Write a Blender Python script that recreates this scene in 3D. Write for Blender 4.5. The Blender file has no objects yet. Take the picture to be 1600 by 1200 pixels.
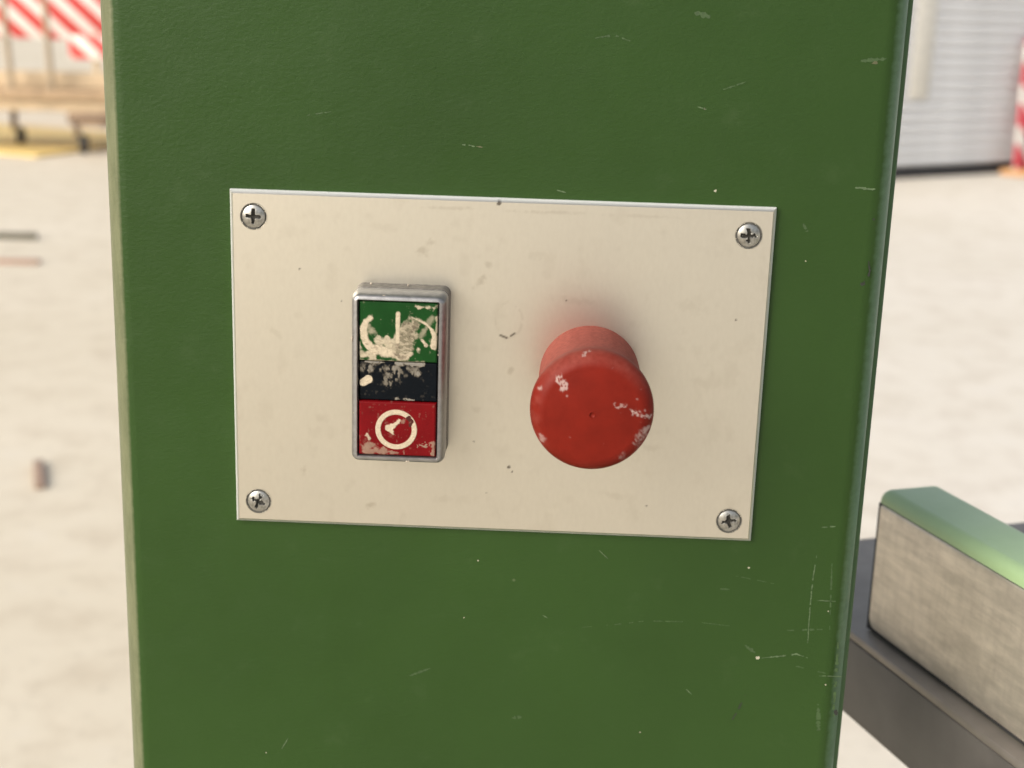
import bpy, bmesh, math, random
import numpy as np
from mathutils import Matrix, Vector
random.seed(7)
S = bpy.context.scene
COL = S.collection

# ------------------------------------------------------------------ camera
Z0 = 1.15                                   # height of the control panel's centre
YAW, PITCH, ROLL, FPX = -0.0266, 0.263, -0.0309, 2220.0   # focal length in photo pixels (1600 wide)
CAM = np.array([0.0186, -0.4909, 0.1274 + Z0])
_cy, _sy, _cp, _sp = math.cos(YAW), math.sin(YAW), math.cos(PITCH), math.sin(PITCH)
_f = np.array([_sy*_cp, _cy*_cp, -_sp]); _r = np.array([_cy, -_sy, 0.0]); _d = np.cross(_f, _r)
_cr, _sr = math.cos(ROLL), math.sin(ROLL)
CR, CD, CF = _cr*_r + _sr*_d, -_sr*_r + _cr*_d, _f
cam = bpy.data.cameras.new('camera'); camo = bpy.data.objects.new('camera', cam); COL.objects.link(camo)
m = Matrix.Identity(4)
for i in range(3):
    m[i][0], m[i][1], m[i][2], m[i][3] = CR[i], -CD[i], -CF[i], CAM[i]
camo.matrix_world = m
cam.sensor_width = 36.0; cam.lens = FPX/1600*36.0
cam.clip_start = 0.01; cam.clip_end = 2000
cam.dof.use_dof = True; cam.dof.focus_distance = 0.497; cam.dof.aperture_fstop = 11.8
S.camera = camo

def px(x, y, axis, val):
    """the point on the plane (axis = val) seen at photo pixel x, y"""
    d = CR*(x-800)/FPX + CD*(y-600)/FPX + CF
    return CAM + d*(val-CAM[axis])/d[axis]
def to_px(P):
    q = np.asarray(P) - CAM
    w = q@CF
    return 800 + FPX*(q@CR)/w, 600 + FPX*(q@CD)/w

# ------------------------------------------------------------------ sky, sun, exposure
SUN_EL, SUN_AZ = math.radians(30), math.radians(-134)     # azimuth from +y (away from camera) towards +x
world = bpy.data.worlds.new('World'); S.world = world; world.use_nodes = True
nt = world.node_tree; bg = nt.nodes['Background']
sky = nt.nodes.new('ShaderNodeTexSky'); sky.sky_type = 'NISHITA'; sky.sun_disc = False
sky.sun_elevation = SUN_EL; sky.sun_rotation = SUN_AZ
sky.air_density = 1.0; sky.dust_density = 4.0; sky.ozone_density = 1.0
hs = nt.nodes.new('ShaderNodeHueSaturation'); hs.inputs['Saturation'].default_value = 0.45
nt.links.new(sky.outputs[0], hs.inputs['Color']); nt.links.new(hs.outputs[0], bg.inputs[0])
bg.inputs[1].default_value = 0.13
sl = bpy.data.lights.new('sun', 'SUN'); sl.energy = 1.5; sl.angle = math.radians(35); sl.color = (1.0, 0.92, 0.80)
so = bpy.data.objects.new('sun', sl); COL.objects.link(so)
sd = Vector((math.sin(SUN_AZ)*math.cos(SUN_EL), math.cos(SUN_AZ)*math.cos(SUN_EL), math.sin(SUN_EL)))
so.rotation_euler = sd.to_track_quat('Z', 'Y').to_euler(); so.location = (0, 0, 6)
S.view_settings.view_transform = 'Standard'; S.view_settings.look = 'None'
S.view_settings.exposure = 0.68; S.view_settings.gamma = 1.0
S.view_settings.use_curve_mapping = False

# ------------------------------------------------------------------ material helpers
class Mat:
    def __init__(s, name):
        s.m = bpy.data.materials.new(name); s.m.use_nodes = True
        s.t = s.m.node_tree; s.b = s.t.nodes['Principled BSDF']
        s.tc = s.t.nodes.new('ShaderNodeTexCoord')
    def n(s, kind, **kw):
        x = s.t.nodes.new('ShaderNode'+kind)
        for k, v in kw.items():
            if k in x.inputs: x.inputs[k].default_value = v
            else: setattr(x, k, v)
        return x
    def link(s, a, b): s.t.links.new(a, b)
    def set(s, **kw):
        for k, v in kw.items(): s.b.inputs[k.replace('_', ' ')].default_value = v
        return s
    def coord(s, scale=(1, 1, 1)):
        mp = s.n('Mapping'); mp.inputs['Scale'].default_value = scale
        s.link(s.tc.outputs['Object'], mp.inputs[0]); return mp.outputs[0]
    def noise(s, scale, detail=4, rough=.55, vec=None, dist=0):
        x = s.n('TexNoise', Scale=scale, Detail=detail, Roughness=rough, Distortion=dist)
        s.link(vec if vec is not None else s.tc.outputs['Object'], x.inputs['Vector']); return x.outputs[0]
    def ramp(s, fac, stops):
        r = s.n('ValToRGB'); e = r.color_ramp.elements
        while len(e) < len(stops): e.new(0.5)
        for k, (p, c) in enumerate(stops):
            e[k].position = p; e[k].color = (*c, 1) if len(c) == 3 else c
        s.link(fac, r.inputs[0]); return r.outputs[0]
    def mix(s, fac, a, b, mode='MIX'):
        x = s.n('Mix', data_type='RGBA', blend_type=mode)
        for sock, v in ((x.inputs[0], fac), (x.inputs[6], a), (x.inputs[7], b)):
            if hasattr(v, 'is_linked'): s.link(v, sock)
            elif isinstance(v, (int, float)): sock.default_value = v
            else: sock.default_value = (*v, 1)
        return x.outputs[2]
    def math(s, op, a, b):
        x = s.n('Math', operation=op)
        for sock, v in ((x.inputs[0], a), (x.inputs[1], b)):
            if hasattr(v, 'is_linked'): s.link(v, sock)
            else: sock.default_value = v
        return x.outputs[0]
    def rng(s, v, a, b, c, d):
        x = s.n('MapRange'); s.link(v, x.inputs[0])
        for k, q in enumerate((a, b, c, d)): x.inputs[k+1].default_value = q
        return x.outputs[0]
    def attr(s, name='residue'):
        a = s.n('Attribute', attribute_name=name); sp = s.n('SeparateColor'); s.link(a.outputs['Color'], sp.inputs[0])
        return sp.outputs[0], sp.outputs[1], sp.outputs[2]
    def bump(s, h, strength, dist):
        x = s.n('Bump', Strength=strength, Distance=dist); s.link(h, x.inputs['Height']); s.link(x.outputs[0], s.b.inputs['Normal'])
    def color(s, c): s.link(c, s.b.inputs['Base Color'])
    def rough(s, c): s.link(c, s.b.inputs['Roughness'])

def plain(name, col, rough=.6, metal=0, var=.15, scale=30, bump=0):
    M = Mat(name); M.set(Roughness=rough, Metallic=metal)
    n = M.noise(scale, 5)
    M.color(M.mix(M.rng(n, .3, .7, 0, 1), tuple(c*(1-var) for c in col), tuple(min(1, c*(1+var)) for c in col)))
    if bump: M.bump(n, .4, bump)
    return M.m

# ------------------------------------------------------------------ mesh helpers
def tag(o, label=None, cat=None, group=None, kind=None):
    for k, v in (('label', label), ('category', cat), ('group', group), ('kind', kind)):
        if v: o[k] = v
    return o
def empty(name, loc, rz=0):
    o = bpy.data.objects.new(name, None); COL.objects.link(o); o.location = loc; o.rotation_euler[2] = rz
    o.empty_display_size = .05; return o
def mesh(name, V, F, mat, parent=None, smooth=True, sharp=35, attr=None, loc=None):
    me = bpy.data.meshes.new(name); me.from_pydata([tuple(v) for v in V], [], [tuple(f) for f in F]); me.update()
    bm = bmesh.new(); bm.from_mesh(me); bmesh.ops.recalc_face_normals(bm, faces=bm.faces); bm.to_mesh(me); bm.free()
    if attr is not None:
        a = me.color_attributes.new('residue', 'FLOAT_COLOR', 'POINT')
        q = np.ones((len(V), 4), np.float32); q[:, :attr.shape[1]] = attr; a.data.foreach_set('color', q.ravel())
    if smooth: me.shade_smooth(); me.set_sharp_from_angle(angle=math.radians(sharp))
    me.materials.append(mat)
    o = bpy.data.objects.new(name, me); COL.objects.link(o); o.parent = parent
    if loc is not None: o.location = loc
    return o
def same(o, parent=None, loc=(0, 0, 0), rot=(0, 0, 0)):
    c = o.copy(); COL.objects.link(c); c.parent = parent; c.location = loc; c.rotation_euler = rot; return c
def loft(loops, close=True, cap0=False, cap1=False):
    V = []; F = []; n = len(loops[0])
    for L in loops: V += L
    for k in range(len(loops)-1):
        for i in range(n if close else n-1):
            j = (i+1) % n; F.append((k*n+i, k*n+j, (k+1)*n+j, (k+1)*n+i))
    if cap0: F.append(tuple(range(n)))
    if cap1: F.append(tuple(range((len(loops)-1)*n, len(loops)*n)))
    return V, F
def rrect(hx, hz, r, y, n=6, cx=0, cz=0):
    """rounded rectangle in the x-z plane at depth y"""
    P = []
    for qx, qz, a0 in ((1, 1, 0), (-1, 1, 90), (-1, -1, 180), (1, -1, 270)):
        for k in range(n+1):
            a = math.radians(a0 + 90*k/n)
            P.append((cx+qx*(hx-r)+r*math.cos(a), y, cz+qz*(hz-r)+r*math.sin(a)))
    return P
def boxV(x0, x1, y0, y1, z0, z1, b=0.002):
    """bevelled box"""
    bm = bmesh.new(); bmesh.ops.create_cube(bm, size=1)
    for v in bm.verts:
        v.co = Vector((x0+(v.co.x+.5)*(x1-x0), y0+(v.co.y+.5)*(y1-y0), z0+(v.co.z+.5)*(z1-z0)))
    if b: bmesh.ops.bevel(bm, geom=list(bm.edges), offset=b, segments=2, affect='EDGES', profile=.5)
    bm.verts.index_update()
    r = [tuple(v.co) for v in bm.verts], [[v.index for v in f.verts] for f in bm.faces]; bm.free(); return r
def box(name, dims, mat, parent=None, b=.002, loc=None, rot=None):
    o = mesh(name, *boxV(*dims, b=b), mat, parent, loc=loc, sharp=30)
    if rot: o.rotation_euler = rot
    return o
def tube(name, P, r, mat, parent=None, seg=14):
    P = [Vector(p) for p in P]; V = []; F = []; n = len(P)
    for k, p in enumerate(P):
        d = (P[min(k+1, n-1)]-P[max(k-1, 0)]).normalized()
        u = d.orthogonal().normalized(); w = d.cross(u)
        V += [tuple(p+u*r*math.cos(2*math.pi*i/seg)+w*r*math.sin(2*math.pi*i/seg)) for i in range(seg)]
    for k in range(n-1):
        for i in range(seg): j = (i+1) % seg; F.append((k*seg+i, k*seg+j, (k+1)*seg+j, (k+1)*seg+i))
    F += [tuple(range(seg)), tuple(range((n-1)*seg, n*seg))]
    return mesh(name, V, F, mat, parent)
# 2-D value noise for masks (numpy)
_rs = np.random.RandomState(3); _lat = _rs.rand(256, 256)
def vnoise(x, y):
    xi = np.floor(x).astype(int); yi = np.floor(y).astype(int); fx = x-xi; fy = y-yi
    fx = fx*fx*(3-2*fx); fy = fy*fy*(3-2*fy)
    g = lambda a, b: _lat[a % 256, b % 256]
    return (g(xi, yi)*(1-fx)+g(xi+1, yi)*fx)*(1-fy)+(g(xi, yi+1)*(1-fx)+g(xi+1, yi+1)*fx)*fy
def fbm(x, y, o=4):
    s = 0; a = .5
    for k in range(o): s = s+a*vnoise(x*2**k+17.3*k, y*2**k+5.1*k); a *= .5
    return s/(1-.5**o)
def sstep(a, b, x):
    t = np.clip((x-a)/(b-a), 0, 1); return t*t*(3-2*t)
def stroke(X, Y, pts, hw):
    """signed distance (negative inside) to a polyline with half widths"""
    if not hasattr(hw, '__len__'): hw = [hw]*len(pts)
    best = np.full(X.shape, 1e9)
    for k in range(max(1, len(pts)-1)):
        (ax, ay), (bx_, by) = pts[k], pts[min(k+1, len(pts)-1)]
        dx, dy = bx_-ax, by-ay; L = dx*dx+dy*dy
        t = np.clip(((X-ax)*dx+(Y-ay)*dy)/L, 0, 1) if L else np.zeros(X.shape)
        best = np.minimum(best, np.hypot(X-ax-t*dx, Y-ay-t*dy)-(hw[k]+t*(hw[min(k+1, len(pts)-1)]-hw[k])))
    return best

# ------------------------------------------------------------------ materials
def green_paint(name, base=(.0205, .0490, .0090), rough=.36, scratch=True, edges=None):
    M = Mat(name); M.set(Roughness=rough, Specular_IOR_Level=.2)
    big = M.noise(6, 5, .6); fine = M.noise(900, 2, .5)
    c = M.mix(M.rng(big, .3, .7, 0, 1), tuple(k*.88 for k in base), tuple(k*1.12 for k in base))
    dust = M.noise(60, 6, .7)
    c = M.mix(M.rng(dust, .60, .85, 0, .07), c, (.16, .20, .11))
    if scratch:
        v = M.n('TexVoronoi', Scale=55, feature='F1'); M.link(M.tc.outputs['Object'], v.inputs['Vector'])
        sp = M.rng(v.outputs['Distance'], .028, .045, 1, 0)
        sp2 = M.math('MULTIPLY', sp, M.rng(M.noise(23, 2), .52, .60, 0, .55))
        c = M.mix(sp2, c, (.24, .27, .16))
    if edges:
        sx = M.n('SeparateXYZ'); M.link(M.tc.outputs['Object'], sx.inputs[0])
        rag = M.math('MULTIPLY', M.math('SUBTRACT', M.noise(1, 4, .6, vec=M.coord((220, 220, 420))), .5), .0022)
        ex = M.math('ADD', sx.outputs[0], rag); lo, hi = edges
        c = M.mix(M.rng(M.math('ADD', sx.outputs[0], M.math('MULTIPLY', rag, .35)), lo+.0054, lo+.0068, .9, 0), c, M.mix(M.rng(M.noise(1, 6, .7, vec=M.coord((300, 300, 60))), .3, .7, 0, 1), (.105, .115, .062), (.165, .170, .098)))  # pale band on left bend: floor reflection and edge dust painted in
        c = M.mix(M.rng(ex, hi-.0052, hi-.0002, 0, .75), c, (.17, .28, .19))  # right bend: cool highlight painted into the base colour
    M.color(c); M.rough(M.rng(dust, .3, .8, rough-.05, rough+.16))
    peel = M.noise(520, 3, .5, vec=M.coord((1, 1, 1.7)))
    M.bump(M.math('ADD', peel, M.math('MULTIPLY', fine, .35)), .22, .0006)
    return M.m
M_green = green_paint('green machine paint')
M_shell = green_paint('green shell paint', (.06, .115, .05))
M_cover = green_paint('green cover paint with painted bend highlights', edges=(-.1407, .1352))
M_green2 = green_paint('green casting paint', (.31, .44, .23), .4)
_b = M_green2.node_tree.nodes['Principled BSDF']; _b.inputs['Coat Weight'].default_value = .6; _b.inputs['Coat Roughness'].default_value = .35
def aluminium():
    M = Mat('satin anodised aluminium'); M.set(Metallic=1.0)
    r, g, b = M.attr()
    n1 = M.noise(14, 5, .6); grain = M.noise(700, 2, .5, vec=M.coord((1, 1, .5)))
    c = M.mix(M.rng(n1, .35, .7, 0, 1), (.655, .618, .530), (.605, .570, .488))
    c = M.mix(M.rng(grain, .3, .7, 0, .18), c, (.53, .49, .41))
    c = M.mix(M.math('MULTIPLY', r, .6), c, (.33, .28, .21))
    c = M.mix(b, c, (.93, .925, .92)); M.link(M.rng(b, 0, 1, 1, .55), M.b.inputs['Metallic']); c = M.mix(g, c, (.05, .035, .025)); M.color(c)  # bevel colour whitened to stand in for its bright sky reflection
    M.rough(M.math('ADD', M.rng(n1, .3, .7, .335, .375), M.math('MULTIPLY', r, .0)))
    M.b.inputs['Anisotropic'].default_value = 0
    M.bump(grain, .06, .0002); return M.m
M_alu = aluminium()
def residue_mat(name, base, paste=(.47, .40, .29), dirt=(.22, .185, .13), rough=.42):
    M = Mat(name); M.set(Roughness=rough, Specular_IOR_Level=.10)
    r, g, b = M.attr(); n = M.noise(700, 4, .6); v = M.noise(120, 5)
    c = M.mix(M.rng(v, .3, .7, 0, 1), tuple(k*.85 for k in base), tuple(k*1.12 for k in base))
    p = M.mix(M.rng(n, .35, .65, 0, 1), tuple(k*.82 for k in paste), paste)
    p = M.mix(g, p, M.mix(M.rng(n, .35, .6, 0, 1), tuple(k*.72 for k in dirt), dirt))
    c = M.mix(r, c, p); c = M.mix(b, c, (.035, .02, .015)); M.color(c)
    M.rough(M.rng(r, 0, 1, rough, .85)); M.bump(n, .15, .0003); return M.m
M_gbtn = residue_mat('green button plastic', (.0065, .043, .008))
M_rbtn = residue_mat('red button plastic', (.125, .0025, .004))
M_kbtn = residue_mat('black button plastic', (.0015, .003, .005), dirt=(.22, .22, .21))
M_cap = residue_mat('red mushroom plastic', (.140, .0100, .0048), paste=(.50, .40, .36), dirt=(.29, .082, .062), rough=.42)
M_bezel = plain('cast grey bezel', (.29, .285, .28), .36, .85, .16, 400, .0002)
M_base = plain('grubby grey collar', (.15, .14, .125), .55, .6, .4, 600, .0004)
M_void = plain('black recess', (.006, .006, .007), .7)
M_speck = plain('dried plaster speck', (.38, .33, .26), .8, 0, .2, 900)
def screw_mat():
    M = Mat('zinc plated screw'); M.set(Metallic=.9)
    r, g, b = M.attr(); n = M.noise(900, 4)
    c = M.mix(M.rng(n, .35, .65, 0, 1), (.27, .265, .24), (.42, .41, .375))
    M.color(M.mix(r, c, (.022, .020, .015))); M.rough(M.rng(r, 0, 1, .3, .8)); M.link(M.rng(r, 0, .8, .95, 0), M.b.inputs['Metallic']); return M.m
M_screw = screw_mat()
M_scr = plain('scuffed paint', (.062, .10, .042), .6, 0, .3, 800)
M_scr2 = plain('faint scuff on green paint', (.030, .062, .016), .5, 0, .25, 900)
M_chip = plain('bare primer chip', (.30, .29, .21), .7, 0, .2, 900)
M_mark = plain('black grease mark', (.012, .014, .010), .5, 0, .2, 500)
M_brown = plain('brown scuff', (.07, .075, .03), .6, 0, .2, 700)
def machined():
    M = Mat('machined cast iron face'); M.set(Metallic=.9)
    a = M.noise(1, 4, .6, vec=M.coord((260, 40, 260))); b = M.noise(1, 4, .6, vec=M.coord((60, 260, 60))); d = M.noise(26, 6, .7, vec=M.coord((1, .5, 1.2)))
    c = M.mix(M.rng(a, .3, .7, 0, 1), (.62, .57, .49), (.86, .79, .69))
    c = M.mix(M.rng(b, .45, .75, 0, .35), c, (.50, .45, .39))
    c = M.mix(M.rng(d, .46, .75, 0, .6), c, (.34, .29, .24)); M.color(c)
    M.rough(M.rng(d, .3, .7, .45, .65)); M.bump(a, .15, .0003); return M.m
M_mach = machined()
M_ttop = plain('worn iron table top', (.25, .225, .20), .5, .6, .15, 40)
M_tside = plain('dark grey machine paint', (.090, .083, .077), .42, 0, .2, 30, .0004)
M_tedge = plain('worn table edge', (.16, .14, .11), .45, .5, .3, 80)
def floor_mat():
    M = Mat('dusty pale concrete'); M.set(Roughness=.85)
    a = M.noise(.35, 6, .6); b = M.noise(6.5, 6, .65, dist=.3); c_ = M.noise(22, 5, .7)
    c = M.mix(M.rng(a, .35, .65, 0, 1), (.60, .53, .405), (.69, .62, .50))
    c = M.mix(M.rng(b, .48, .72, 0, .5), c, (.44, .36, .26))
    c = M.mix(M.rng(b, .25, .42, .35, 0), c, (.66, .61, .53))
    c = M.mix(M.rng(c_, .55, .8, 0, .45), c, (.33, .28, .215))
    sx = M.n('SeparateXYZ'); M.link(M.tc.outputs['Object'], sx.inputs[0])
    c = M.mix(M.rng(sx.outputs[0], -.3, 1.2, 0, 1), c, M.mix(1.0, c, (1.05, 1.09, 1.20), 'MULTIPLY'))
    M.color(c); M.bump(c_, .3, .003); return M.m
M_floor = floor_mat()
M_wood = plain('weathered timber', (.40, .28, .17), .75, 0, .25, 9)
M_wood2 = plain('pale sawn timber', (.52, .40, .26), .75, 0, .2, 6)
M_ply = plain('yellow shuttering board', (.70, .52, .20), .6, 0, .12, 4)
M_pole = plain('dull tan steel pole', (.36, .28, .19), .55, .2, .2, 12)
M_rubber = plain('black rubber', (.025, .023, .022), .7)
M_cast = plain('castor fork steel', (.20, .14, .095), .5, .5)
M_slat = plain('grey white shutter slat', (.64, .645, .65), .5, 0, .08, 3)
M_seal = plain('dark rubber door seal', (.02, .02, .022), .8)
M_beige = plain('beige guide rail', (.60, .575, .51), .6)
M_orange = plain('orange plastic foot', (.55, .30, .13), .6)
def stripes(name, axis_scale, width, red=(.50, .035, .03)):
    """red and white diagonal hazard bands on an x-z board"""
    M = Mat(name); M.set(Roughness=.5)
    sx = M.n('SeparateXYZ'); M.link(M.tc.outputs['Object'], sx.inputs[0])
    u = M.math('ADD', sx.outputs[0], M.math('MULTIPLY', sx.outputs[2], axis_scale))
    w = M.math('FRACT', M.math('DIVIDE', u, width), 0)
    k = M.rng(w, .54, .56, 0, 1)
    n = M.noise(8, 4)
    M.color(M.mix(k, red, M.mix(n, (.62, .58, .52), (.74, .70, .66)))); return M.m
M_str = stripes('red and white barrier foil', 1.1, .31)
M_str2 = stripes('red and white beacon foil', 1.2, .43, (.55, .04, .06))

# ------------------------------------------------------------------ ground
g = 600.0
fl = mesh('ground', [(-g, -g, 0), (g, -g, 0), (g, g, 0), (-g, g, 0)], [(0, 1, 2, 3)], M_floor, smooth=False)
fl['kind'] = 'structure'; fl['label'] = 'pale dusty concrete yard floor in bright daylight'

# ------------------------------------------------------------------ machine column
XL, XR, XF = -0.1407, 0.1352, 0.1388      # left bend, right bend, rear shell lip
YF = 0.003                                  # front face of the column
col = empty('machine_column', (0, .1, 0))
tag(col, 'green painted sheet steel machine column carrying the aluminium control panel', 'machine')
def colpart(name, V, F, mat, **k):
    V = [(x, y-.1, z) for x, y, z in V]
    return mesh(name, V, F, mat, col, **k)
H0, H1 = .06, 1.95
def prof_cover(inner=False):
    P = []
    RL, RR = .0095, .0085
    P.append((XL, .060)); P.append((XL, .035))
    for k in range(25):
        a = math.radians(180+90*k/24); P.append((XL+RL+RL*math.cos(a), YF+RL+RL*math.sin(a)))
    for k in range(25):
        a = math.radians(270+90*k/24); P.append((XR-RR+RR*math.cos(a), YF+RR+RR*math.sin(a)))
    P.append((XR, .016))
    P.append((XR-.002, .0165)); P.append((XR-.002, .060))
    return P
pc = prof_cover(); zs = [H0] + [H0+(H1-H0)*k/12 for k in range(1, 12)] + [H1]
V, F = loft([[(x, y, z) for x, y in pc] for z in zs], cap0=True, cap1=True)
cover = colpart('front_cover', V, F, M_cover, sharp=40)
def prof_rear():
    P = [(XL+.001, .0605), (XL+.001, .110)]
    for x, y in ((XF-.004, .114), (XF, .110), (XF, .0195)): P.append((x, y))
    for k in range(7):
        a = math.radians(0-90*k/6); P.append((XF-.0016+.0016*math.cos(a), .0191+.0016*math.sin(a)))
    P.append((XR-.0015, .0175)); P.append((XR-.0015, .0605))
    return P
pr = prof_rear()
V, F = loft([[(x, y, z) for x, y in pr] for z in (H0+.001, 1.0, H1-.001)], cap0=True, cap1=True)
colpart('rear_shell', V, F, M_shell, sharp=40)
V, F = boxV(XL-.03, XF+.03, -.03, .15, 0, H0, .008); colpart('foot_plate', V, F, M_tside, sharp=30)

# scuffs, chips and grease marks on the front cover (positions read off the photograph)
YM = YF-.00006
def ribbon(pts, w, jit=.35, gaps=0.0):
    """a thin ragged ribbon lying on the cover; pts in photo pixels, w in pixels"""
    V = []; F = []
    P = [px(x, y, 1, YM) for x, y in pts]
    Q = []
    for a, b in zip(P[:-1], P[1:]):
        n = max(2, int(np.linalg.norm(b-a)/.0005)); Q += [a+(b-a)*k/n for k in range(n)]
    Q.append(P[-1]); n = len(Q); ww = w*.8/4.42e3/2
    for k, q in enumerate(Q):
        d = Q[min(k+1, n-1)]-Q[max(k-1, 0)]; d = d/(np.linalg.norm(d)+1e-9)
        nrm = np.array([-d[2], 0, d[0]]); t = k/(n-1)
        h = ww*(.25+.75*math.sin(math.pi*min(max(t, .02), .98))**.5)*(1+random.uniform(-jit, jit))
        off = random.uniform(-.3, .3)*ww
        V += [q+nrm*(h+off), q-nrm*(h-off)]
    o_ = random.uniform(0, 99); vn = vnoise(np.arange(n)*.33+o_, np.arange(n)*.0+o_)
    for k in range(n-1):
        if gaps and (vn[k] < gaps*.9): continue
        F.append((2*k, 2*k+1, 2*k+3, 2*k+2))
    return V, F
def blob(x, y, r, squash=1.0, ang=0, n=11, jit=.35):
    c = px(x, y, 1, YM); V = [c]; rr = r*.85/4.42e3
    for k in range(n):
        a = 2*math.pi*k/n; q = rr*(1+random.uniform(-jit, jit))
        u, v = q*math.cos(a), q*squash*math.sin(a)
        V.append(c+np.array([u*math.cos(ang)-v*math.sin(ang), 0, u*math.sin(ang)+v*math.cos(ang)]))
    return V, [(0, 1+k, 1+(k+1) % n) for k in range(n)]
def marks(name, pieces, mat):
    V = []; F = []
    for v, f in pieces:
        o = len(V); V += [(p[0], p[1]-.1, p[2]) for p in v]; F += [tuple(i+o for i in q) for q in f]
    o = mesh(name, V, F, mat, col, smooth=False); o.parent = cover; o['kind'] = 'stuff'; return o
chips = [blob(1184, 1028, 5, .8), blob(1118, 298, 2.4), blob(1170, 887, 2.2), blob(1101, 170, 1.5), blob(416, 1176, 2, .5, 1.4),
         blob(747, 876, 1.6), blob(725, 965, 1.3), blob(1294, 955, 1.5), blob(1290, 1070, 1.4), blob(1259, 408, 1.6), blob(1000, 1144, 1.4)]
marks('paint_chip', chips, M_chip)
scr = [ribbon([(1190, 1028), (1222, 1025), (1245, 1022), (1262, 1028)], 3, .6, .35), ribbon([(1090, 167), (1104, 171)], 2),
       ribbon([(936, 860), (950, 873)], 2), ribbon([(1072, 1077), (1081, 1085)], 2.4), ribbon([(722, 226), (735, 227), (742, 229)], 3, .6, .2),
       ribbon([(1276, 868), (1270, 905), (1266, 945), (1262, 1005)], 2.5, .5, .45), ribbon([(1284, 824), (1312, 822)], 2.5, .4, .3),
       ribbon([(1277, 938), (1308, 940)], 2, .4, .4), ribbon([(1280, 1056), (1316, 1057)], 2, .4, .3), ribbon([(440, 1170), (450, 1154)], 2),
       ribbon([(1336, 293), (1368, 296)], 4, .5, .2), ribbon([(848, 961), (856, 966)], 2), ribbon([(870, 297), (884, 301)], 2.5)]
marks('scratch', scr, M_scr)
faint = [ribbon([(910, 980), (960, 976), (1010, 970), (1090, 972), (1140, 978)], 2, .6, .55), ribbon([(1164, 1008), (1180, 1020)], 6, .4, .1),
         ribbon([(1230, 985), (1300, 983)], 3, .6, .5), ribbon([(640, 1056), (672, 1044)], 4, .6, .3), ribbon([(800, 1122), (815, 1120)], 6, .5, .1),
         ribbon([(1255, 350), (1262, 362)], 6, .5, .2), ribbon([(1125, 920), (1140, 921)], 4), ribbon([(925, 60), (960, 55), (985, 64)], 3, .6, .4),
         ribbon([(1085, 20), (1110, 26)], 8, .6, .2), ribbon([(1130, 140), (1165, 128)], 3, .6, .3), ribbon([(1240, 1040), (1290, 1052)], 3, .6, .5),
         ribbon([(1278, 1100), (1280, 1160)], 7, .6, .35), ribbon([(1150, 900), (1210, 912)], 2, .5, .5), ribbon([(480, 180), (520, 174)], 2, .5, .4),
         ribbon([(1300, 880), (1296, 990)], 3, .6, .5), ribbon([(1310, 1000), (1302, 1120)], 5, .7, .45), ribbon([(1345, 95), (1385, 92)], 6, .6, .1)]
marks('faint_scuff', faint, M_scr2)
gm = [blob(1347, 444, 5, .7, .4), ribbon([(1347, 443), (1355, 436), (1359, 425), (1357, 408)], 3.5, .6, .25), blob(1306, 1113, 4, 1.4),
      ribbon([(1140, 1131), (1152, 1112), (1165, 1085)], 3, .6, .4), blob(1365, 343, 2)]
marks('grease_mark', gm, M_mark)
marks('brown_scuff', [blob(1367, 98, 5, .6, .1), ribbon([(742, 228), (768, 233)], 2.5, .6, .4)], M_brown)

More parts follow.
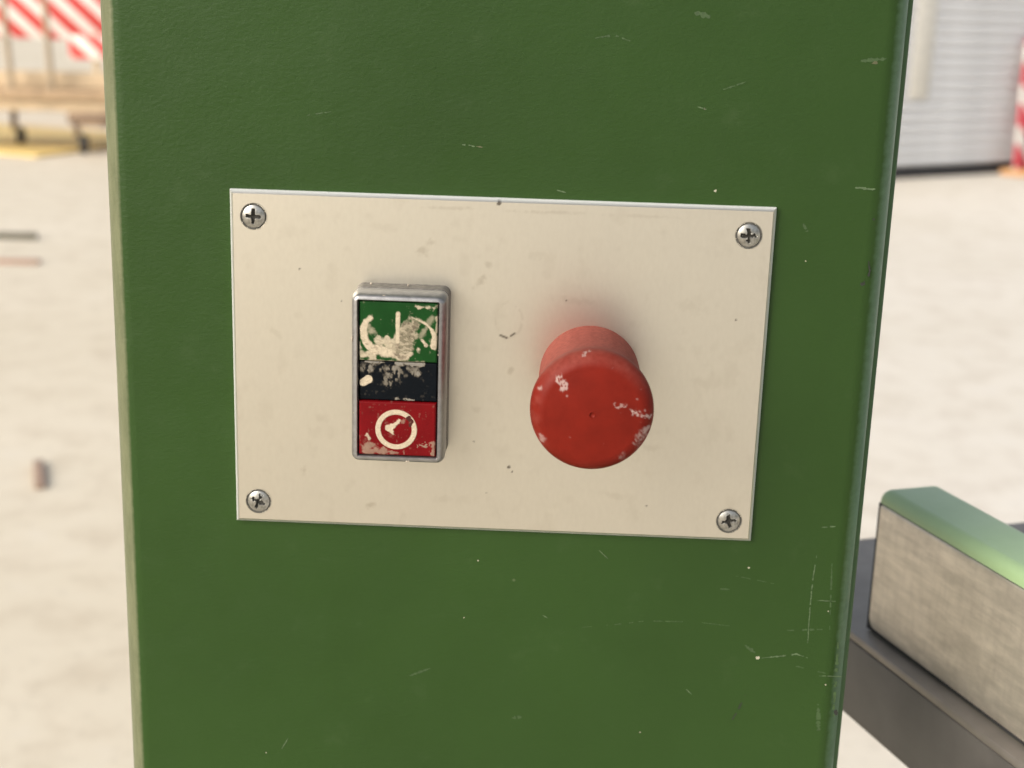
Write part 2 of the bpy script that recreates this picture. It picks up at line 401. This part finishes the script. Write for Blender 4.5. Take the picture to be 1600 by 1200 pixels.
# ------------------------------------------------------------------ control panel
pan = empty('control_panel', (0, 0, Z0))
tag(pan, 'satin aluminium plate screwed to the green column with start-stop switch and red mushroom button', 'control panel')
PW, PH, CH = .19, .1228, .0013
SCREWS = ((396, 338), (1170, 368), (404, 783), (1139, 814))
def panel_plate():
    nx, nz = 440, 290
    xs = np.linspace(-PW/2+CH, PW/2-CH, nx); zsx = np.linspace(-PH/2+CH, PH/2-CH, nz)
    X, Z = np.meshgrid(xs, zsx); V = np.stack([X.ravel(), np.zeros(X.size), Z.ravel()], 1)
    idx = np.arange(nx*nz).reshape(nz, nx)
    F = np.stack([idx[:-1, :-1], idx[:-1, 1:], idx[1:, 1:], idx[1:, :-1]], -1).reshape(-1, 4).tolist()
    ring = [idx[0, i] for i in range(nx)] + [idx[j, nx-1] for j in range(1, nz)] + [idx[nz-1, i] for i in range(nx-2, -1, -1)] + [idx[j, 0] for j in range(nz-2, 0, -1)]
    Vl = V.tolist()
    def addring(y, grow):
        out = []
        for i in ring:
            x, _, z = Vl[i]
            ex = x if abs(abs(x)-(PW/2-CH)) > 1e-6 else math.copysign(PW/2-CH+grow, x)
            ez = z if abs(abs(z)-(PH/2-CH)) > 1e-6 else math.copysign(PH/2-CH+grow, z)
            out.append(len(Vl)); Vl.append([ex, y, ez])
        return out
    A0 = np.array(Vl); drop = np.zeros(len(A0))
    for hx_, hy_ in SCREWS:
        c_ = px(hx_, hy_, 1, 0); dx = A0[:, 0]-c_[0]; dz = A0[:, 2]-(c_[2]-Z0); rr_ = np.hypot(dx, dz)
        k_ = np.abs(rr_-.0046) < .00026; A0[k_, 0] = c_[0]+dx[k_]/rr_[k_]*.0046; A0[k_, 2] = c_[2]-Z0+dz[k_]/rr_[k_]*.0046
        drop[rr_ < .0046+.00020] = 1; 
    Vl = A0.tolist(); F = [f for f in F if sum(drop[i] for i in f) < 4]
    prev = ring
    for y, gr in ((.0011, CH*.9), (.0014, CH), (YF, CH)):
        r2 = addring(y, gr); n = len(ring)
        for k in range(n): F.append((prev[k], prev[(k+1) % n], r2[(k+1) % n], r2[k]))
        prev = r2
    P = np.array(Vl); X, Y = to_px(P+np.array([0, 0, Z0]))
    st = np.zeros(len(P)); dk = np.zeros(len(P)); N = fbm(X/6, Y/6); N2 = fbm(X/2.2, Y/2.2)
    def soft(cx, cy, rx, ry, ang, amt):
        u = (X-cx)*math.cos(ang)+(Y-cy)*math.sin(ang); v = -(X-cx)*math.sin(ang)+(Y-cy)*math.cos(ang)
        return amt*sstep(1.3, .2, np.hypot(u/rx, v/ry)+(N-.5)*1.6)
    for a in ((660, 392, 10, 8, .3, .6), (672, 380, 8, 6, 0, .5), (762, 412, 7, 6, 0, .5), (752, 440, 14, 6, -.8, .7), (578, 790, 8, 5, 0, .7), (475, 736, 5, 8, 0, .5), (798, 578, 6, 6, 0, .6),
              (900, 470, 40, 6, .1, .25), (430, 520, 14, 5, .6, .25), (1100, 600, 20, 8, .4, .2), (1080, 480, 24, 10, .2, .2), (505, 655, 12, 8, .2, .25),
              (745, 640, 10, 6, .2, .3), (840, 400, 16, 8, 0, .2), (690, 780, 18, 7, 0, .25), (960, 775, 20, 6, .1, .25), (600, 355, 30, 8, .1, .2), (1020, 700, 14, 6, 0, .25),
              (700, 325, 40, 3, .03, .4), (860, 332, 60, 3, .03, .4), (1000, 338, 60, 3, .04, .3)):
        st = np.maximum(st, soft(*a))
    rr = np.hypot((X-795)/21, (Y-500)/27); st = np.maximum(st, .28*sstep(.16, .03, np.abs(rr-1))*sstep(.42, .62, N))
    d = np.minimum(stroke(X, Y, [(782, 524), (792, 528)], 1.4), stroke(X, Y, [(798, 525), (804, 521)], 1.2)); dk = np.maximum(dk, .75*sstep(1.2, -.6, d))
    for cx, cy, r in ((780, 318, 3.2), (795, 730, 2.2), (800, 737, 1.2), (534, 470, 1), (1150, 500, 1.2), (610, 825, 1.2), (760, 770, 1), (468, 420, 1.2), (1010, 790, 1.2), (740, 690, 1), (885, 470, 1.3)):
        dk = np.maximum(dk, .8*sstep(r+.8, r-.6, np.hypot(X-cx, Y-cy)+(N2-.5)*2))
    st = np.maximum(st, .16*sstep(.60, .85, fbm(X/26+40, Y/26)))
    return mesh('plate', P, F, M_alu, pan, attr=np.stack([st, dk, (P[:, 1] > .0002)*1.0], 1), sharp=30)
plate = panel_plate()

# Phillips screws: raised oval head with a cross recess, sunk in a countersink
def screw_mesh(name, wear, seed):
    nr, ns = 50, 132; R = .00475
    V = []; A = []; F = []
    for i in range(nr+1):
        r = R*i/nr
        for k in range(ns):
            a = 2*math.pi*k/ns; x, z = r*math.cos(a), r*math.sin(a)
            t = r/R
            if t < .82: h = .00085-.00075*(t/.82)**2.2
            elif t < .90: h = .0001-.0008*(t-.82)/.08
            else: h = -.0007+.00072*(t-.90)/.10
            hw = .00056*(1.10-.30*r/R*1.8)
            dd = min(max(abs(x)-hw, abs(z)-.0026), max(abs(z)-hw, abs(x)-.0026))
            core = r-.0010; dd = min(dd, core)+wear*(float(vnoise(np.array(x*1800+seed), np.array(z*1800+seed*3)))-.5)*.0011
            rec = float(sstep(.00012, -.00014, np.array(dd)))
            h -= rec*.0015*(1-.45*r/.0025 if r < .0025 else .5)
            V.append((x, -h, z)); ring = 1.0 if .84 < t < .95 else 0
            A.append((max(min(1, rec*1.3), ring*.5), 0, 0))
    for i in range(nr):
        for k in range(ns):
            j = (k+1) % ns; F.append((i*ns+k, i*ns+j, (i+1)*ns+j, (i+1)*ns+k))
    return mesh(name, V, F, M_screw, pan, attr=np.array(A, np.float32), sharp=60)
for (x, y, rot, wear, seed) in ((396, 338, 3, .25, 1.3), (1170, 368, -2, .8, 7.7), (404, 783, 24, 1.1, 12.2), (1139, 814, -12, .7, 21.9)):
    p = px(x, y, 1, -.0002); s = screw_mesh('screw', wear, seed)
    s.location = (p[0], -.00012, p[2]-Z0); s.rotation_euler = (0, math.radians(rot), 0)

# start / stop double push button
SX, SZ, SW, SH, SD = -.0336, -.0004, .0331, .0609, .0174
hx, hz = SW/2, SH/2
V, F = loft([rrect(hx+.0001, hz+.0002, .0028, .0002), rrect(hx-.0001, hz-.0000, .0028, -.0068), rrect(hx-.0012, hz-.0012, .0022, -.0078), rrect(hx-.004, hz-.004, .001, -.0078)], cap1=True)
sw = mesh('start_stop_switch', V, F, M_base, pan, loc=(SX, 0, SZ), sharp=40)
sw['label'] = 'grey framed double push button with green start and red stop keys'
ins = .00262
V, F = loft([rrect(hx-.0006, hz-.0006, .0024, -.0078), rrect(hx-.0001, hz-.0001, .0026, -.0084), rrect(hx, hz, .0026, -.0130), rrect(hx-.0003, hz-.0003, .0026, -.0152), rrect(hx-.0008, hz-.0008, .0024, -.0167), rrect(hx-.0015, hz-.0015, .0018, -.0174),
             rrect(hx-ins+.0003, hz-ins+.0003, .0006, -.0175), rrect(hx-ins, hz-ins, .0004, -.0172), rrect(hx-ins, hz-ins, .0004, -.0110)])
bez = mesh('bezel', V, F, M_bezel, sw, sharp=50)
IW, IH = (hx-ins), (hz-ins)
V, F = loft([rrect(IW, IH, .0003, -.0112), rrect(IW*.5, IH*.5, .0003, -.0112)], cap1=True)
mesh('recess', V, F, M_void, sw)
def keyface(name, z0, z1, yf, mat, fn, w=IW-.00045, r=.0007):
    """a key with a rounded rim whose face is a fine grid carrying a residue mask; fn(u,v) gives r,g,b"""
    nx, nz = 190, max(60, int(190*(z1-z0)/(2*w)))
    us = np.linspace(0, 1, nx); vs = np.linspace(0, 1, nz); U, Vv = np.meshgrid(us, vs)
    X = -w+2*w*U; Z = z1-(z1-z0)*Vv
    m_ = fn(U, Vv)
    ed = np.minimum(np.minimum(X+w, w-X), np.minimum(Z-z0, z1-Z)); ed = np.clip(ed/r, 0, 1)
    Y = yf+r*(1-np.sqrt(np.clip(1-(1-ed)**2, 0, 1)))-.00022*m_[0]*fbm(U*40, Vv*40)*(1-.3*m_[1])
    P = np.stack([X.ravel(), Y.ravel(), Z.ravel()], 1).tolist(); idx = np.arange(nx*nz).reshape(nz, nx)
    F = np.stack([idx[:-1, :-1], idx[:-1, 1:], idx[1:, 1:], idx[1:, :-1]], -1).reshape(-1, 4).tolist()
    ring = [idx[0, i] for i in range(nx)] + [idx[j, nx-1] for j in range(1, nz)] + [idx[nz-1, i] for i in range(nx-2, -1, -1)] + [idx[j, 0] for j in range(nz-2, 0, -1)]
    n = len(ring); o = len(P)
    for i in ring: P.append([P[i][0], -.0113, P[i][2]])
    for k in range(n): F.append((ring[k], ring[(k+1) % n], o+(k+1) % n, o+k))
    A = np.stack([q.ravel() for q in m_], 1); A = np.vstack([A, np.zeros((n, 3))])
    return mesh(name, P, F, mat, sw, attr=A.astype(np.float32), sharp=50)
def f_green(U, V):
    X = 148+902*U; Y = 355+675*V; N = fbm(X/52, Y/52, 5); N2 = fbm((X+.6*Y)/46+9, (Y-.3*X)/22, 4); e = (N-.5)*75
    def S(p, hw, soft=9, nz=1.0): return sstep(soft*1.5, -soft*1.5, stroke(X, Y, p, hw)+e*nz)
    r = S([(595, 488), (592, 870)], 25, 6, .12)
    r = np.maximum(r, S([(285, 540), (225, 590), (197, 660), (198, 740), (228, 815), (280, 870), (340, 905)], [22, 34, 40, 44, 46, 46, 44], 8, .45))
    r = np.maximum(r, S([(340, 900), (440, 915), (530, 955), (630, 975), (700, 965), (735, 930)], [60, 52, 42, 38, 40, 30], 10, .7))
    body = S([(640, 880), (680, 760), (720, 650), (770, 590)], [110, 125, 105, 60], 14, 1.6)
    body = np.maximum(body, S([(380, 800), (470, 820), (560, 870)], [50, 55, 60], 12, 1.4))
    r = np.maximum(r, body*.85)
    r = np.maximum(r, S([(180, 950), (300, 985)], [38, 50], 12, 1.6)*.85)
    r = np.maximum(r, S([(760, 525), (850, 560), (930, 600), (985, 660), (1018, 740), (1012, 845)], [12, 12, 12, 18, 34, 34], 8, .5))
    r = np.maximum(r, .45*S([(870, 730), (985, 520)], [30, 20], 14, .9))
    r = np.maximum(r, S([(870, 770), (918, 832)], [12, 18], 6, .4)); r = np.maximum(r, .9*S([(835, 880)], 28, 8, .8))
    r = np.maximum(r, .85*S([(790, 398), (900, 408), (1045, 410)], [8, 20, 18], 8, 1.1)); r = np.maximum(r, .9*S([(1044, 510), (1044, 680)], 8, 6, .5))
    r = np.maximum(r, .5*S([(250, 640), (310, 720)], [30, 20], 18, 1.4)); r = np.maximum(r, .8*S([(155, 820), (155, 880)], 10, 6, .6))
    r = np.maximum(r, .25*sstep(.70, .85, fbm(X/40+70, Y/40))); r = np.maximum(r, .6*S([(160, 1020), (500, 1030), (900, 1030)], [14, 6, 5], 8, 1))
    gg = np.clip(body*(.35+.9*sstep(.35, .65, N2))*(1-S([(595, 488), (592, 800)], 22, 6, .1)), 0, 1)*sstep(560, 650, X+.25*(Y-700))
    gg = np.maximum(gg, .45*sstep(.52, .66, N2)*r*(Y > 760))
    b = .35*sstep(.56, .72, fbm(X/46+31, Y/30))*gg
    return r, gg, b
def f_black(U, V):
    X = 130+855*U; Y = -15+430*V; N = fbm(X/60+3, Y/60, 5); N2 = fbm(X/30, Y/46, 5); e = (N-.5)*90
    def S(p, hw, soft=9, nz=1.0): return sstep(soft, -soft, stroke(X, Y, p, hw)+e*nz)
    c = S([(175, 225), (230, 190)], [42, 46], 6, .15)
    w = .55*S([(170, 60), (330, 60), (500, 70), (640, 80), (790, 90)], [40, 35, 70, 45, 26], 40, 1.5)*sstep(.36, .70, N2)
    w = np.maximum(w, .4*S([(450, 200), (540, 150)], 50, 30, 1.5)*sstep(.42, .6, N2)); w = np.maximum(w, .6*S([(780, 105)], 22, 10, .6))
    w = np.maximum(w, .7*S([(200, -10), (500, -5), (820, -5)], [14, 10, 18], 9, 1.2)); w = np.maximum(w, .7*S([(540, 398), (735, 404)], [14, 7], 6, .8)*sstep(.4, .5, N2))
    w = np.maximum(w, .05*sstep(.66, .85, fbm(X/40+12, Y/40)))
    r = np.maximum(c, w); return r, np.clip(w-c, 0, 1), r*0
def f_red(U, V):
    X = 135+850*U; Y = 420+620*V; N = fbm(X/46+8, Y/46, 5); N2 = fbm(X/20, Y/20); e = (N-.5)*80
    def S(p, hw, soft=9, nz=1.0): return sstep(soft, -soft, stroke(X, Y, p, hw)+e*nz)
    ring = sstep(5, -5, np.abs(np.hypot(X-548, Y-735)-201)-28); hole = S([(690, 575), (700, 640), (705, 690)], [14, 26, 10], 6, .9)
    r = ring*(1-hole)
    r = np.maximum(r, S([(455, 718), (520, 690), (575, 635)], [30, 30, 14], 7, .6)); r = np.maximum(r, S([(470, 730), (515, 785)], [28, 10], 7, .5))
    r = np.maximum(r, .75*S([(225, 810), (255, 850)], [16, 20], 8, .7)); w = .5*S([(200, 960), (270, 930)], 36, 20, 1.5)
    w = np.maximum(w, .45*S([(230, 1000), (420, 985), (600, 1005)], [26, 26, 14], 14, 1.5)); w = np.maximum(w, .6*S([(790, 915), (880, 890)], 14, 10, 1.5)*sstep(.45, .55, N2))
    w = np.maximum(w, .5*S([(955, 880), (960, 1000)], 10, 10, 1.2)); w = np.maximum(w, .4*S([(630, 640)], 16, 10, 1)); w = np.maximum(w, .12*sstep(.68, .85, fbm(X/35+50, Y/35)))
    return np.maximum(r, w), np.clip(w-r, 0, 1), hole*.8
T = 2*IH; zt = IH-.0003
zg = zt-T*.379; zk = zg-T*.258
o = keyface('start_key', zg, zt, -.0166, M_gbtn, f_green); o['label'] = 'green start key with a white bar, smeared with dried plaster'
o = keyface('signal_window', zk+.0003, zg-.0002, -.0162, M_kbtn, f_black, r=.0004); o['label'] = 'black middle window with a cream plaster blot'
o = keyface('stop_key', -IH+.0004, zk, -.0172, M_rbtn, f_red); o['label'] = 'red stop key with a white ring'
# plaster crumbs stuck to the switch frame
def crumb(cx, cy, cz, r, sx=1, sz=1):
    V = []; F = []; n, k = 9, 5
    for i in range(k+1):
        t = math.pi*i/k
        for j in range(n):
            a = 2*math.pi*j/n; q = r*(1+random.uniform(-.3, .3))
            V.append((cx+q*sx*math.sin(t)*math.cos(a), cy+q*.6*math.cos(t), cz+q*sz*math.sin(t)*math.sin(a)))
    for i in range(k):
        for j in range(n): F.append((i*n+j, i*n+(j+1) % n, (i+1)*n+(j+1) % n, (i+1)*n+j))
    return V, F
def crumbs(name, lst, mat, parent):
    V = []; F = []
    for a in lst:
        v, f = crumb(*a); o = len(V); V += v; F += [tuple(i+o for i in q) for q in f]
    o = mesh(name, V, F, mat, parent); o['kind'] = 'stuff'; return o
L = []
def onbez(x, y, d, r, sx=1, sz=1):
    p = px(x, y, 1, -d); L.append((p[0]-SX, -d+r*.35, p[2]-Z0-SZ, r*.8, sx, sz))
for a in ((580, 443, .004, .0005), (638, 446, .004, .0007, .6, 1.4), (681, 457, .009, .0005, 1, 1.3), (687, 548, .0168, .0007, 1.2, .8), (686, 555, .0168, .0006), (550, 530, .017, .0007, .6, 1.8), (690, 600, .016, .0004, .6, 2),
          (690, 612, .016, .0005, .7, 2), (686, 685, .0168, .0006, 1.6, .6), (690, 692, .016, .0005, .6, 1.8), (637, 721, .0172, .0005, 1.8, .8), (695, 505, .014, .0004, .6, 2), (553, 645, .0172, .0004), (688, 660, .0165, .0004, .6, 1.5), (600, 462, .0168, .0003, 2, .8)): onbez(*a)
crumbs('plaster_crumbs', L, M_speck, bez)

# emergency mushroom button (lathe about the y axis)
BX, BZ = .0330, -.0002
prof = [(.0178, .0002), (.0178, -.0010), (.0179, -.004), (.0179, -.012), (.0180, -.020), (.0181, -.026), (.0183, -.031), (.0187, -.0345), (.0192, -.0372), (.0197, -.0395), (.0200, -.0415), (.0202, -.0435), (.0202, -.0450)]
for k in range(1, 15):
    a = math.radians(90*k/14); prof.append((.0147+.0055*math.cos(a), -.0450-.0058*math.sin(a)))
for k in range(1, 46):
    r = .0147*(1-k/45); prof.append((r, -.0508-.0011*(1-(r/.0147)**2)))
prof2 = []
for r, y in prof:
    if r < .0012 and y < -.05: y += .0005*sstep(.0011, .0004, np.array(r))-.0003*np.exp(-((r-.0012)/.0002)**2)
    prof2.append((r, float(y)))
ns = 280
def lathe_mask(P):
    x, z = P[:, 0], P[:, 2]; X = 552+x/.0202*432; Y = 700-z/.0202*425+np.where(P[:, 1] < -.046, 30, 0)
    N = fbm(X/34, Y/34); N2 = fbm(X/12, Y/12); e = (N-.5)*70; front = P[:, 1] < -.040
    def S(p, hw, soft=10, nz=1.0): return sstep(soft, -soft, stroke(X, Y, p, hw)+5+e*nz)
    w = S([(325, 505), (345, 530), (340, 560)], [28, 26, 10], 9, 1.3)*sstep(.36, .5, N2)
    w = np.maximum(w, .8*S([(470, 335), (515, 310)], [20, 16], 12, 1.2)*sstep(.34, .52, N2)); w = np.maximum(w, .3*S([(660, 380), (730, 390)], 18, 22, .8))
    w = np.maximum(w, .7*S([(700, 655), (765, 670)], 16, 10, 1.5)*sstep(.44, .54, N2)); w = np.maximum(w, S([(815, 690), (870, 725), (940, 735)], [18, 30, 22], 10, 1.5)*sstep(.40, .52, N2))
    w = np.maximum(w, .95*S([(945, 830), (925, 860)], [22, 16], 9, .8)); w = np.maximum(w, .75*S([(900, 890), (880, 950)], [40, 30], 18, 1.5)*sstep(.34, .58, N2))
    w = np.maximum(w, .8*S([(185, 570), (205, 545)], 9, 7, .7)); w = np.maximum(w, .6*S([(190, 900), (225, 950)], 14, 10, .8)); w = np.maximum(w, .5*S([(795, 1015), (760, 1040)], 16, 14, 1.2))
    for cx, cy in ((405, 900), (470, 905), (860, 612), (880, 545), (375, 605), (390, 1055), (500, 650), (640, 930)): w = np.maximum(w, .6*S([(cx, cy)], 6, 6, .5))
    w = np.where(front, w*.68, 0)
    dust = .30*sstep(.5, .8, fbm(X/60+5, Y/60))*sstep(330, 420, np.hypot(X-552, Y-730))
    rimtop = np.where(front, .45*sstep(.0150, .0188, np.hypot(x, z))*sstep(.2, .95, z/np.maximum(np.hypot(x, z), 1e-6))*(.6+.8*(N-.3)), 0); dust = np.maximum(dust, rimtop)  # upper rim paled: highlight line painted in together with settled dust
    neck = np.where(front, 0, .80+.5*(fbm(X/90, Y/90)-.5))                    # dusty, bleached stem
    g = np.where(front, np.where(dust > w, 1, .1), 1)
    return np.stack([np.maximum(np.maximum(w, dust), neck), g, w*0], 1).astype(np.float32)
def lathe(name, pr, mat, parent, loc, mask=None, sharp=40):
    a = np.arange(ns)*2*math.pi/ns
    P = np.vstack([np.stack([r*np.cos(a), np.full(ns, y), r*np.sin(a)], 1) for r, y in pr])
    F = []
    for k in range(len(pr)-1):
        for i in range(ns): j = (i+1) % ns; F.append((k*ns+i, k*ns+j, (k+1)*ns+j, (k+1)*ns+i))
    return mesh(name, P, F, mat, parent, attr=mask(P) if mask else None, loc=loc, sharp=sharp)
es = lathe('emergency_button', [p for p in prof2 if p[1] > -.0350] , M_cap, pan, (BX, 0, BZ), lathe_mask)
es['label'] = 'red plastic mushroom emergency button with paint specks'
lathe('mushroom_cap', [p for p in prof2 if p[1] < -.0340], M_cap, es, (0, 0, 0), lathe_mask)

# ------------------------------------------------------------------ saw table and fence
DZ = .29; TZ = CAM[2]-DZ
th = math.radians(-20.6)                     # local +y runs away along the fence
Tc = Vector((.1311, .2505, 0))               # far left corner of the table
e_far = Vector((math.cos(-th), math.sin(-th), 0)); e_near = Vector((math.sin(-th), -math.cos(-th), 0))
tab = empty('saw_table', (Tc.x, Tc.y, 0), -th)
tag(tab, 'dark grey cast iron machine table under the green fence', 'machine table')
TW, TL, TT = .50, .56, .043
V, F = boxV(0, TW, -TL, 0, TZ-TT, TZ-.0042, .0012); mesh('table_body', V, F, M_tside, tab, sharp=30)
V, F = boxV(0.0002, TW-.0002, -TL+.0002, -.0002, TZ-.0044, TZ, .0014); tt = mesh('table_top', V, F, M_ttop, tab, sharp=30)
V, F = boxV(.30, .42, -.36, -.20, .02, TZ-TT, .004); mesh('pedestal', V, F, M_tside, tab, sharp=30)
V, F = boxV(.24, .48, -.42, -.14, 0, .02, .004); mesh('pedestal_foot', V, F, M_tside, tab, sharp=30)
# fence
q = px(1348, 979, 2, TZ); loc = Matrix.Rotation(th, 4, 'Z') @ (Vector(q)-Tc)
fen = empty('saw_fence', (q[0], q[1], TZ), -th)
tag(fen, 'green painted fence bar with a worn bare metal face lying on the machine table', 'fence')
FW, FL, FH = .034, .46, .0720
def fence_body():
    """x across, y along (0 = far end, negative towards the camera), z up; rounded long edges and far corners"""
    loops = []
    def outline(ins, z):
        P = []
        for cx, cy, r, a0 in ((FW-.006, -.006, .006, 0), (.009, -.006, .006, 90), (.001, -FL+.001, .001, 180), (FW-.001, -FL+.001, .001, 270)):
            cx2 = .006+.0 if a0 == 90 else cx
            for k in range(7):
                a = math.radians(a0+90*k/6); rr = max(.0004, r-ins)
                P.append((min(max(cx2 + rr*math.cos(a), ins), FW-ins), cy+rr*math.sin(a), z))
        return P
    R = .006
    for k in range(7):
        a = math.radians(90*k/6); loops.append(outline(R*.25*(1-math.sin(a)), .0006+R*.25*(1-math.cos(a))))
    for k in range(9):
        a = math.radians(90*k/8); loops.append(outline(R*(1-math.cos(a)), FH-R+R*math.sin(a)))
    return loft(loops, cap0=True, cap1=True)
V, F = fence_body(); mesh('fence_body', V, F, M_green2, fen, sharp=50)
# bare machined face: rounded plate set 0.6 mm proud of the casting
def side_plate():
    def L(x, ins):
        out = []
        z0, z1, y0, y1 = .0030+ins, FH-.0068-ins, -FL+.004+ins, -.0052-ins
        for cy, cz, r, a0 in ((y1, z1, .0015, 0), (y0, z1, .001, 90), (y0, z0, .001, 180), (y1, z0, .005, 270)):
            sy = -1 if a0 in (0, 270) else 1; sz = -1 if a0 in (0, 90) else 1
            for k in range(6):
                a = math.radians(a0+90*k/5); out.append((x, cy+sy*r+r*math.cos(a), cz+sz*r+r*math.sin(a)))
        return out
    return loft([L(.0005, 0), L(-.0004, 0), L(-.0008, .0005)], cap1=True)
box('dark_seam', (-.0001, .004, -FL+.002, -.0030, .0010, FH-.0064), M_seal, fen, .0003)  # black backing strip, outlines the machined face in dark
V, F = side_plate(); mesh('machined_face', V, F, M_mach, fen, sharp=40)

# ------------------------------------------------------------------ yard behind: roller shutter, beacon
a = px(1400, 279, 2, 0); b = px(1600, 268, 2, 0); d = (b-a)/np.linalg.norm(b-a); ang = math.atan2(d[1], d[0])
sh = empty('roller_shutter', (a[0], a[1], 0), ang)
tag(sh, 'grey white ribbed roller shutter with dark seal along the floor', 'shutter door')
pit = .086; x0, x1 = -2.2, 2.6
def slat_loops():
    L = []
    for k in range(9):
        t = k/8; y = -.030*math.sin(math.pi*t)**.8; L.append((y, pit*t*.90))
    L += [(.02, pit*.90), (.02, 0)]
    return L
pr_ = slat_loops()
V, F = loft([[(x0, y, z) for y, z in pr_], [(x1, y, z) for y, z in pr_]], cap0=True, cap1=True)
s0 = mesh('slat', V, F, M_slat, sh, sharp=30); s0.location = (0, 0, .09)
for k in range(1, 29): same(s0, sh, (0, 0, .09+k*pit))
box('rubber_seal', (x0, x1, -.03, .04, 0, .088), M_seal, sh, .004)
box('guide_rail', (x0-.10, x0, -.06, .06, 0, 2.6), M_beige, sh, .004)
box('guide_rail', (x1, x1+.10, -.06, .06, 0, 2.6), M_beige, sh, .004)
box('slat_backing', (x0, x1, .021, .03, .09, 2.6), M_beige, sh, .001)
box('header_box', (x0-.10, x1+.10, -.10, .30, 2.6, 2.95), M_slat, sh, .01)
box('beige_strip', (.02, .24, -.03, -.018, .62, 1.5), M_beige, sh, .002)['label'] = 'beige strip in front of the slats'  # plain beige strip over part of the slats
p = px(1592, 274, 2, 0)
be = empty('warning_beacon', (p[0], p[1], 0), ang+.2)
tag(be, 'red and white striped warning board leaning by the shutter', 'warning board')
V, F = boxV(-.10, .16, -.015, .015, .0, 1.05, .01)
V = [(x+.11*z, y+.08*z, z+.05) for x, y, z in V]; mesh('striped_board', V, F, M_str2, be, sharp=30)
box('foot', (-.12, .14, -.12, .12, 0, .05), M_orange, be, .015)

# left: timber trolley, barrier boards, yellow sheets, offcuts
ct = px(122, 240, 2, 0)
cart = empty('timber_trolley', (ct[0], ct[1], 0), .10)
tag(cart, 'wheeled timber trolley with upright tan poles in front of the striped barriers', 'trolley')
def castor(x, y):
    fk = mesh('castor', *boxV(x-.022, x+.022, y-.03, y+.03, .13, .33, .008), M_cast, cart, sharp=30)
    V = []; seg = 24
    for s_ in (-.022, .022):
        for k in range(seg): an = 2*math.pi*k/seg; V.append((x+.05+s_, y+.075*math.cos(an), .077+.075*math.sin(an)))
    F = [(k, (k+1) % seg, seg+(k+1) % seg, seg+k) for k in range(seg)]+[tuple(range(seg)), tuple(range(seg, 2*seg))]
    mesh('wheel', V, F, M_rubber, fk, sharp=40)
for x, y in ((0, 0), (-.62, .5), (-1.35, 0), (.75, .5)): castor(x, y)
box('chassis_rail', (-1.5, .9, -.05, .05, .331, .43), M_wood2, cart, .006)
box('axle_bar', (-.06, .9, -.05, .05, .24, .329), M_cast, cart, .006)
box('chassis_rail', (-1.5, .9, .45, .55, .331, .43), M_wood2, cart, .006)
for k in range(4): box('deck_board', (-1.55, .95, -.1+k*.18, .06+k*.18, .431, .50), M_wood, cart, .004)
for x in (-.16, -.47, -1.3): tube('pole', [(x, -.07, .50), (x-.04, -.07, 1.6)], .024, M_pole, cart)
bmo = box('timber_beam', (-1.6, 1.1, -.06, .06, 0, .13), M_wood2, None, .006)
bmo.location = (ct[0], ct[1]+.12, .502); bmo.rotation_euler[2] = .10
tag(bmo, 'long pale timber beam lying on the trolley deck', 'timber')
bm2 = box('timber_beam', (-1.2, 1.3, -.05, .05, 0, .06), M_wood, None, .004)
bm2.location = (ct[0]-.05, ct[1]+.42, .502); bm2.rotation_euler[2] = .12
tag(bm2, 'thin brown timber batten behind the beam on the trolley deck', 'timber')
def barrier(x, y, z0, z1, x0, x1, rz, label, tilt=0):
    r = empty('barrier_board', (x, y, 0), rz); tag(r, label, 'barrier', 'striped barriers behind the trolley')
    bo = box('striped_board', (x0, x1, -.015, .015, z0, z1), M_str, r, .006)
    for xx in (x0+.25, x1-.25):
        l = box('leg', (xx-.03, xx+.03, .016, .06, 0.05, z1+.02), M_wood2, r, .004); box('leg_foot', (xx-.12, xx+.12, -.2, .28, 0, .05), M_wood, r, .006)
pb = px(60, 60, 1, 14.2)
barrier(pb[0], 14.2, pb[2], pb[2]+.55, -1.6, 1.5, .05, 'red and white striped barrier board on legs, the longer and higher one')
pb = px(128, 92, 1, 13.3)
barrier(pb[0], 13.3, pb[2], pb[2]+.22, -.12, 1.3, -.08, 'red and white striped barrier board on legs, the shorter and lower one')
ys = mesh('shuttering_sheet', *boxV(-1.6, 1.35, -.95, .95, 0, .021, .002), M_ply, None, sharp=30)
pc_ = px(60, 205, 2, 0); ys.location = (pc_[0]-.2, pc_[1]-.75, .002); ys.rotation_euler[2] = -.35
tag(ys, 'yellow shuttering board lying flat on the floor under the trolley', 'board')
p = px(58, 374, 2, 0)
o = box('metal_bar', (-.9, 0, -.025, .025, 0, .03), plain('olive steel', (.12, .11, .075), .6), None, .006); o.location = (p[0], p[1], .001); o.rotation_euler[2] = .12
tag(o, 'dark metal bar lying on the pale floor', 'bar')
p = px(62, 412, 2, 0)
o = box('wood_offcut', (-.8, 0, -.03, .03, 0, .018), plain('reddish timber', (.42, .27, .20), .8), None, .004); o.location = (p[0], p[1], .001); o.rotation_euler[2] = .10
tag(o, 'thin reddish wood offcut lying beside the dark bar on the floor', 'wood offcut')
p = px(60, 745, 2, 0)
V, F = boxV(-.012, .016, -.11, .11, 0, .012, .003); V = [(x+.02*math.sin(y*14), y, z+.004*math.cos(y*20)+.004) for x, y, z in V]
o = mesh('wood_chip', V, F, plain('brown chip', (.33, .23, .17), .8), None); o.location = (p[0], p[1], .0); o.rotation_euler[2] = .55
tag(o, 'small brown wood chip alone on the pale floor', 'wood chip')
